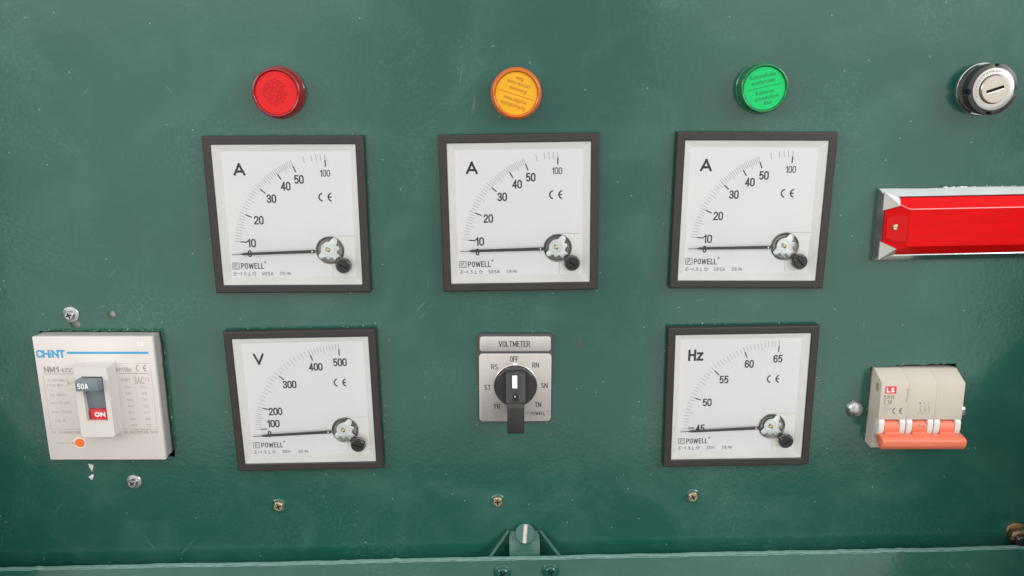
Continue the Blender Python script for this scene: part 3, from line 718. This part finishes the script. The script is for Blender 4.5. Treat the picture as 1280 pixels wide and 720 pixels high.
# toggle housing: a tapered block with a real slot
o0 = [(-9.0, -22.4), (12.1, -22.4), (12.1, 25.2), (-9.0, 25.2)]; sl = [(-3.9, -9.9), (9.2, -9.9), (9.2, 19.6), (-3.9, 19.6)]
b.filled(rrect(-8.5, 12.3, -20.6, 26.0, 1.2), [sl], 20.2, 21.0, CREAM)
hs = rrect(-8.5, 12.3, -20.6, 26.0, 1.2); hb = rrect(-9.2, 12.5, -21.8, 25.9, 1.4); n = len(hs)
b.add([(p[0], p[1], 11.0) for p in hb] + [(p[0], p[1], 20.3) for p in hs], [[k, (k + 1) % n, n + (k + 1) % n, n + k] for k in range(n)], CREAM)
for w in ((-4.2, -3.9, -9.9, 19.6), (9.2, 9.5, -9.9, 19.6), (-4.2, 9.5, -10.2, -9.91), (-4.2, 9.5, 19.61, 19.9)): b.box(*w, 13.5, 20.25, CREAM)
hg = b.build('toggle_housing', t, 30)
b = MB(); pr = [(17.6, 15.0), (15.0, 17.0), (8, 18.2), (0, 17.8), (-4.4, 17.0), (-9.8, 15.2)]
b.add([(-3.85, y, zz) for y, zz in pr] + [(9.15, y, zz) for y, zz in pr], [[k, k + 1, 7 + k, 6 + k] for k in range(5)], GREYT); sh = b.build('toggle_shield', hg)
b = MB(); b.box(-2.6, 9.1, -9.7, -3.0, 16.3, 18.9, REDP, .3); stroke_text(b, 'ON', 3.6, -6.3, 3.1, 18.95, WHITE, 6.4, .72, gap=.3); b.build('on_flag', hg, 30)
b = MB(); vs = [(-3.6, 19.0, 15.5), (8.9, 19.0, 15.5), (8.9, 10.6, 15.5), (-3.6, 10.6, 15.5), (-4.9, 19.4, 27.2), (8.8, 18.6, 27.0), (8.8, 12.4, 27.0), (-4.9, 12.2, 27.2)]
b2 = bmesh.new(); V = [b2.verts.new(v) for v in vs]
for f in ((0, 1, 2, 3), (7, 6, 5, 4), (0, 4, 5, 1), (1, 5, 6, 2), (2, 6, 7, 3), (3, 7, 4, 0)): b2.faces.new([V[k] for k in f])
bmesh.ops.recalc_face_normals(b2, faces=b2.faces); bmesh.ops.bevel(b2, geom=list(b2.edges), offset=.5, segments=2, profile=.5, affect='EDGES'); b.bm(b2, GREYT)
tg = b.build('toggle_lever', t, 30)
b = MB(); stroke_text(b, '50A', -.2, 15.6, 3.6, 27.27, WHITE, 6.6, .48, gap=.3); b.build('lettering', tg, 0)

# ---------------------------------------------------------------- miniature breaker (right)
t = thing('miniature_breaker', 'three pole white circuit breaker with joined orange handle', 'circuit breaker', 257.3, -50.0, 0.6)
x0, x1 = -26.6, 26.6
def side_profile(b, prof, x0, x1, mt, bev=0.0):
    b2 = bmesh.new(); A = [b2.verts.new((x0, p[0], p[1])) for p in prof]; B = [b2.verts.new((x1, p[0], p[1])) for p in prof]
    b2.faces.new(A); b2.faces.new(B[::-1]); n = len(prof)
    for k in range(n): b2.faces.new([A[k], B[k], B[(k + 1) % n], A[(k + 1) % n]])
    bmesh.ops.recalc_face_normals(b2, faces=b2.faces)
    if bev: bmesh.ops.bevel(b2, geom=list(b2.edges), offset=bev, segments=2, profile=.5, affect='EDGES')
    b.bm(b2, mt)
for k in range(3):
    xa = -26.6 + k * 17.75; b = MB()
    side_profile(b, [(22.4, -40), (22.4, 1.5), (16.8, 13.2), (-7.5, 14.6), (-7.5, 10.6), (-18.6, 10.6), (-18.6, 9.0), (-29.3, 9.0), (-29.3, -40)], xa + .02, xa + 17.73, GREYB, .16)
    for u0, u1 in ((.3, 4.0), (13.7, 17.4)):                     # cheeks beside each rocker
        side_profile(b, [(-7.3, 9.5), (-7.3, 14.55), (-9.5, 15.6), (-14, 15.8), (-17.8, 14.8), (-19.0, 11.5), (-19.0, 9.5)], xa + u0, xa + u1, CREAM, .5)
    pole = b.build('pole', t, 30)
    b = MB(); q = Matrix.Translation((xa + 4.2, -13.6, 9.6)) @ Matrix.Rotation(rad(90), 4, 'Y'); b.lathe([(6.0, 0), (6.0, 9.3)], CORAL, 40, M=q); b.build('rocker', pole, 40)
    if k == 1:
        mk = MB()
        for _ in range(13): 
            xx = xa + 6 + random.random() * 6.5; yy = -11.5 + random.uniform(-1, 1); mk.line((xx, yy), (xx + random.uniform(-1, 1), yy + random.uniform(-1.2, 1.2)), .3, 15.62 - .01 * abs(yy + 12), PRINT)
        mk.build('scuff_marks', pole, 0)
b = MB(); side_profile(b, [(-16.4, 13.0), (-17.6, 20.5), (-19.0, 22.6), (-22.6, 22.2), (-25.2, 20.6), (-25.6, 18.8), (-21.5, 13.0)], -26.0, 27.6, CORAL, .6)
for k in range(3): b.box(-26.6 + k * 17.75 + 4.3, -26.6 + k * 17.75 + 13.3, -20.6, -15.4, 11.5, 16.6, CORAL, .5)
b.build('joined_handle', t, 30)
pole0 = [o for o in t.children if o.name.startswith('pole')][0]
def fz(y): return 13.2 + (16.8 - y) * (1.4 / 24.3)
def tilted(b_src, name, par):
    for p in b_src.v: p.z = fz(p.y) + .07 + p.z
    b_src.build(name, par, 0)
b = MB(); b.box(-23.9, -16.9, 9.9, 14.6, -.1, .02, REDP); stroke_text(b, 'LS', -20.5, 12.2, 3.0, .04, WHITE, 4.9, .6, gap=.3)
tilted(b, 'maker_mark', pole0)
b = MB(); stroke_text(b, 'BKN', -21.3, 7.6, 2.7, 0, PRINTD, 6.2, .26, gap=.46); stroke_text(b, 'C 50', -21.6, 4.3, 2.6, 0, PRINTD, 5.0, .27, gap=.34); b.text('400V', -22.0, 2.0, 1.0, 0, PRINT2, w=4.2)
b.box(-24.2, -18.8, -1.4, .9, -.02, .02, PRINT2); b.line((-21.6, -3.4), (-21.6, -1.4), .3, 0, PRINT2)
ce_mark(b, -14.6, -1.6, 4.3, 0, INK, .42)
b.line((-9.6, 7.2), (-9.6, 12.6), .24, 0, PRINTD); b.text('O', -9.9, 5.6, 1.5, 0, PRINTD, w=1.2); b.line((-10.2, 12.6), (-9.0, 12.6), .24, 0, PRINTD)
for k in range(3):
    xx = -.9 + k * 2.7; b.text(str(2 * k + 1), xx, 3.4, 1.1, 0, PRINTD, w=.7)
    b.line((xx, .6), (xx + 1.0, 1.9), .22, 0, PRINTD); b.arc(xx + .2, -.6, .6, .82, -90, 90, 0, PRINTD, 8); b.arc(xx + .2, -1.9, .6, .82, -90, 90, 0, PRINTD, 8); b.text(str(2 * k + 2), xx - .8, -3.6, 1.1, 0, PRINTD, w=.7)
tilted(b, 'lettering', pole0)
b = MB(); q = Matrix.Translation((-26.62, 12.6, 8.5)) @ Matrix.Rotation(rad(-90), 4, 'Y'); b.lathe([(2.1, 0), (2.1, .12)], mat('rivet', (.45, .42, .30), .4, .4), 20, M=q, sq=1.3); b.build('rivet', pole0)

# ---------------------------------------------------------------- rotary selector switch
t = thing('selector_switch', 'rotary voltmeter selector switch with black handle and brushed metal plate', 'selector switch', -1.2, -37.0, 0.7)
b = MB(); b.prism(rrect(-23.9, 23.9, -30.1, 30.1, 2.6), 0, 2.6, GREYP, bev=.6); b.build('base_plate', t)
b = MB(); b.prism(rrect(-22.6, 22.6, 18.7, 28.6, 1.8), 2.5, 3.1, ALU, bev=.25); p1 = b.build('name_plate', t)
b = MB(); stroke_text(b, 'VOLTMETER', -.6, 23.7, 3.9, 3.14, INK, 20.0, .48, gap=.26); b.build('lettering', p1, 0)
b = MB(); b.prism(rrect(-23.2, 23.2, -29.3, 17.2, 2.4), 2.5, 3.1, ALU, bev=.25); p2 = b.build('position_plate', t)
b = MB()
for s_, x, y in (('OFF', -.7, 13.6), ('RS', -13.2, 8.3), ('RN', 13.0, 9.5), ('ST', -17.8, -5.8), ('SN', 18.8, -4.4), ('TR', -11.9, -18.8), ('TN', 14.8, -17.6)):
    stroke_text(b, s_, x, y, 3.6, 3.14, INK, 5.4 if len(s_) == 3 else 4.2, .46, gap=.26)
stroke_text(b, 'POWELL', 14.9, -23.7, 2.3, 3.14, INK, 9.4, .3, gap=.24)
for q in (((7.0, -24.8), (9.1, -24.8)), ((9.1, -24.8), (9.1, -22.6)), ((9.1, -22.6), (7.0, -22.6)), ((7.0, -22.6), (7.0, -24.8))): b.line(*q, .24, 3.14, PRINT)
b.text('P', 8.05, -23.7, 1.4, 3.14, PRINT, w=.9); b.arc(20.6, -22.2, .25, .5, 0, 360, 3.14, PRINT, 10)
b.build('lettering', p2, 0)
b = MB(); b.lathe([(14.2, 3.1), (14.2, 3.6), (13.8, 3.9)], SILVER, 56, .2, -4.2, cap1=False); b.lathe([(13.4, 3.2), (13.4, 6.4), (12.8, 7.0)], SWITCHP, 56, .2, -4.2); b.build('knob_disc', t)
b = MB(); side_profile(b, [(8.9, 6.5), (9.0, 9.8), (7.2, 12.4), (-9.2, 19.6), (-11.0, 19.8), (-13.5, 6.5)], -6.0, 6.2, SWITCHP, .6)
side_profile(b, [(-8.8, 14.0), (-9.8, 20.2), (-12.0, 21.8), (-29.0, 21.4), (-30.4, 19.8), (-29.6, 15.0), (-17.5, 8.0)], -5.1, 5.5, SWITCHP, .7); hd = b.build('handle', t, 25)
b = MB(); sl_ = (19.6 - 12.4) / (-9.2 - 7.2)
def hz(y): return 12.4 + (y - 7.2) * sl_
b.add([(-1.9, 6.0, hz(6.0) + .06), (1.1, 6.0, hz(6.0) + .06), (1.1, -1.2, hz(-1.2) + .06), (-1.9, -1.2, hz(-1.2) + .06)], [[0, 3, 2, 1]], WHITE); b.build('white_pointer', hd, 0)
b = MB(); q2 = Matrix.Translation((.2, -6.6, hz(-6.6))) @ Matrix.Rotation(-math.atan(-sl_) * -1 * -1, 4, 'X')
b.lathe([(2.75, -.3), (2.75, .15), (2.4, .3), (2.15, .12)], SWITCHP, 28, M=q2, cap0=False, cap1=False); b.sheet(circle(0, 0, 2.3, 24), .1, DARK, M=q2); b.sheet(circle(-.4, .6, .5, 10), .16, SILVER, M=q2); b.build('screw_hole', hd)
b = MB(); b.box(-1.6, 1.6, 9.4, 10.6, 3.1, 3.8, WHITE, .3); b.build('index_mark', t)

# ---------------------------------------------------------------- screws
def cross_pts(a, w, rot):
    p = [(a, -w), (a, w), (w, w), (w, a), (-w, a), (-w, w), (-a, w), (-a, -w), (-w, -w), (-w, -a), (w, -a), (w, -w)]
    c, s = math.cos(rad(rot)), math.sin(rad(rot)); return [(c * x - s * y, s * x + c * y) for x, y in p]
def screw(label, cat, group, x, y, mt, washer, head, h, rot, name='screw', z0=0.0):
    t = thing(name, label, cat, x, y, 0, 0, group); b = MB()
    if washer:
        w = MB(); w.lathe([(washer, z0), (washer, z0 + .5), (washer - .3, z0 + .9), (head + .2, z0 + 1.25), (head - .1, z0 + 1.25)], mt, 32, cap0=False, cap1=False); w.build('washer', t)
    zb = z0 + (1.0 if washer else 0)
    b.lathe([(head, zb), (head, zb + h * .45), (head * .93, zb + h * .75), (head * .8, zb + h)], mt, 28, cap0=False, cap1=False)
    b.filled(circle(0, 0, head * .8, 28), [cross_pts(head * .58, head * .14, rot)], zb + h - .8, zb + h, mt); b.sheet(circle(0, 0, head * .75, 20), zb + h - .85, DARK)
    b.build('head', t); return t
ZS = 'zinc washer head screws'
screw('zinc cross head washer screw above the beige breaker', 'screw', ZS, -281.8, 2.2, ZINC, 5.2, 3.1, 2.2, 20)
screw('zinc cross head washer screw below the beige breaker', 'screw', ZS, -253.9, -113.2, ZINC, 5.1, 3.1, 2.6, 35)
BS = 'small brass screws along the lower panel'
for lab, x, y, r in (('small brass cross head screw below the voltmeter', -158.6, -130.0, 15), ('small brass cross head screw below the selector switch', -11.7, -125.2, 5), ('small brass cross head screw below the frequency meter', 119.4, -120.4, 25)):
    tt = screw(lab, 'screw', BS, x, y, BRASS, None, 3.4, 2.4, r)
    b = MB(); b.lathe([(5.0, .02), (4.3, .5), (3.5, .35)], GREEN, 28, cap0=False, cap1=False); b.build('paint_ring', tt)
    
def dome(label, x, y, r):
    t = thing('round_bolt', label, 'bolt', x, y, 0, 0, 'round zinc bolts beside the orange breaker'); b = MB()
    b.lathe([(r + .3, 0), (r, .5), (r * .96, 1.4), (r * .82, 2.5), (r * .55, 3.3), (r * .2, 3.6)], ZINC, 32, cap0=False); b.build('head', t, 60)
    b = MB()
    for k in range(14): 
        a = random.random() * 6.28; q = random.uniform(.2, .75) * r; b.lathe([(.5, 0), (.2, .25)], CHIP, 6, q * math.cos(a), q * math.sin(a), M=Matrix.Translation((0, 0, 3.5 - 2.4 * (q / r) ** 2)), cap0=False)
    b.build('corroded_spots', t)
dome('round zinc bolt head left of the white breaker', 221.4, -56.6, 5.5); dome('round zinc bolt head half hidden right of the white breaker', 290.6, -57.6, 5.2)
t = thing('hex_bolt', 'bronze hex bolt in the dark lower right corner', 'bolt', 343.6, -146.5, 20); b = MB()
M_ = Matrix.Rotation(rad(-12), 4, 'Y')
b.lathe([(8.6, 0), (8.6, 1.0), (7.6, 1.4)], BRONZE, 32, cap0=False, M=M_); b.build('flange', t)
b = MB(); hx = circle(0, 0, 7.2, 6); b.prism(hx, 1.2, 7.0, BRONZE, bev=.7, M=M_); b.build('nut', t)
b = MB(); b.lathe([(3.9, 6.5), (3.9, 10.0), (3.2, 10.7)], KNOB, 24, M=M_); b.build('stud', t)

# ---------------------------------------------------------------- lower flap and latch
t = thing('lower_flap', 'green painted steel flap along the bottom edge of the panel', 'flap', 0, -161.7, 1.84, 12)
b = MB(); pts = [(-392, -120), (400, -120)]; xs = [400 - 4 * k for k in range(199)]
prev = 0
for x in xs:
    prev = prev * .7 + random.uniform(-.22, .22); pts.append((x, prev + (.5 if random.random() < .03 else 0)))
b.prism(pts, -3.2, 0, GREEN, bev=.7); fl = b.build('flap_sheet', t, 40)
EDGEW = mat('worn_paint_edge', (0.16, 0.27, 0.23), 0.5, vary=0.35, vscale=260)
b = MB(); vs = []; fs = []; top = sorted([p for p in pts[2:]], key=lambda p: p[0])
for (x, y) in top: vs += [(x, y + .10, -3.2), (x, y + .10, -.6), (x, y - .55 - random.uniform(0, .25), .12)]
for k in range(len(top) - 1): fs += [[3 * k, 3 * k + 1, 3 * k + 4, 3 * k + 3], [3 * k + 1, 3 * k + 2, 3 * k + 5, 3 * k + 4]]
b.add(vs, fs, EDGEW); b.build('worn_edge', fl, 0)
BS2 = 'green painted flap screws'
for lab, x, y in (('green painted flap screw below the latch on its left', -8.0, -171.6), ('green painted flap screw below the latch on its right', 24.3, -170.2)):
    s_ = screw(lab, 'screw', BS2, x, y, GREEN, 6.0, 4.3, 2.0, 30, z0=12.05)
t = thing('latch_bracket', 'green painted latch bracket with slotted round knob behind the flap', 'latch', 6.9, -160.5, 1.8, 9)
b = MB(); b.box(-10.3, 10.3, -6, 3.4, -2.0, -.2, GREEN, .3)
Mt = Matrix.Translation((0, 3.2, -.3)) @ Matrix.Rotation(rad(-38), 4, 'X')
b.box(-10.3, 10.3, 0, 13.0, -1.6, 0, GREEN, .4, M=Mt); b.build('bracket_plate', t)
for sg in (-1, 1):
    b = MB(); A = Vector((sg * 10.6, 14.0, -8.5)); B = Vector((sg * 23.6, -1.6, -1.2)); d_ = (B - A)
    wv = Vector((0, .35, 1)).normalized() * 4.2; nv = d_.cross(wv).normalized() * .9
    vs = [A - wv * .5 - nv, A + wv * .5 - nv, B + wv * .5 - nv, B - wv * .5 - nv, A - wv * .5 + nv, A + wv * .5 + nv, B + wv * .5 + nv, B - wv * .5 + nv]
    b.add(vs, [[0, 1, 2, 3], [7, 6, 5, 4], [0, 4, 5, 1], [1, 5, 6, 2], [2, 6, 7, 3], [3, 7, 4, 0]], GREEN); b.build('side_strut', t, 20)
b = MB(); Mk = Mt @ Matrix.Translation((.6, 10.6, 0)); sl = [(-1.35, -6.2), (1.35, -6.2), (1.35, 6.2), (-1.35, 6.2)]; sl = [(x * math.cos(.1) - y * math.sin(.1) * -1, y * math.cos(.1) - x * math.sin(.1)) for x, y in sl]
b.lathe([(6.8, 0), (6.8, 3.0), (6.5, 3.4)], GREEN, 40, M=Mk, cap0=False, cap1=False)
ci = circle(0, 0, 6.52, 40); b.filled(ci, [sl], 2.2, 3.4, GREEN, M=Mk); kn = b.build('latch_knob', t)
b = MB(); b.sheet([(x * 1.02, y * 1.02) for x, y in sl], 2.7, SLOTMETAL, M=Mk); b.build('knob_slot', kn, 0)
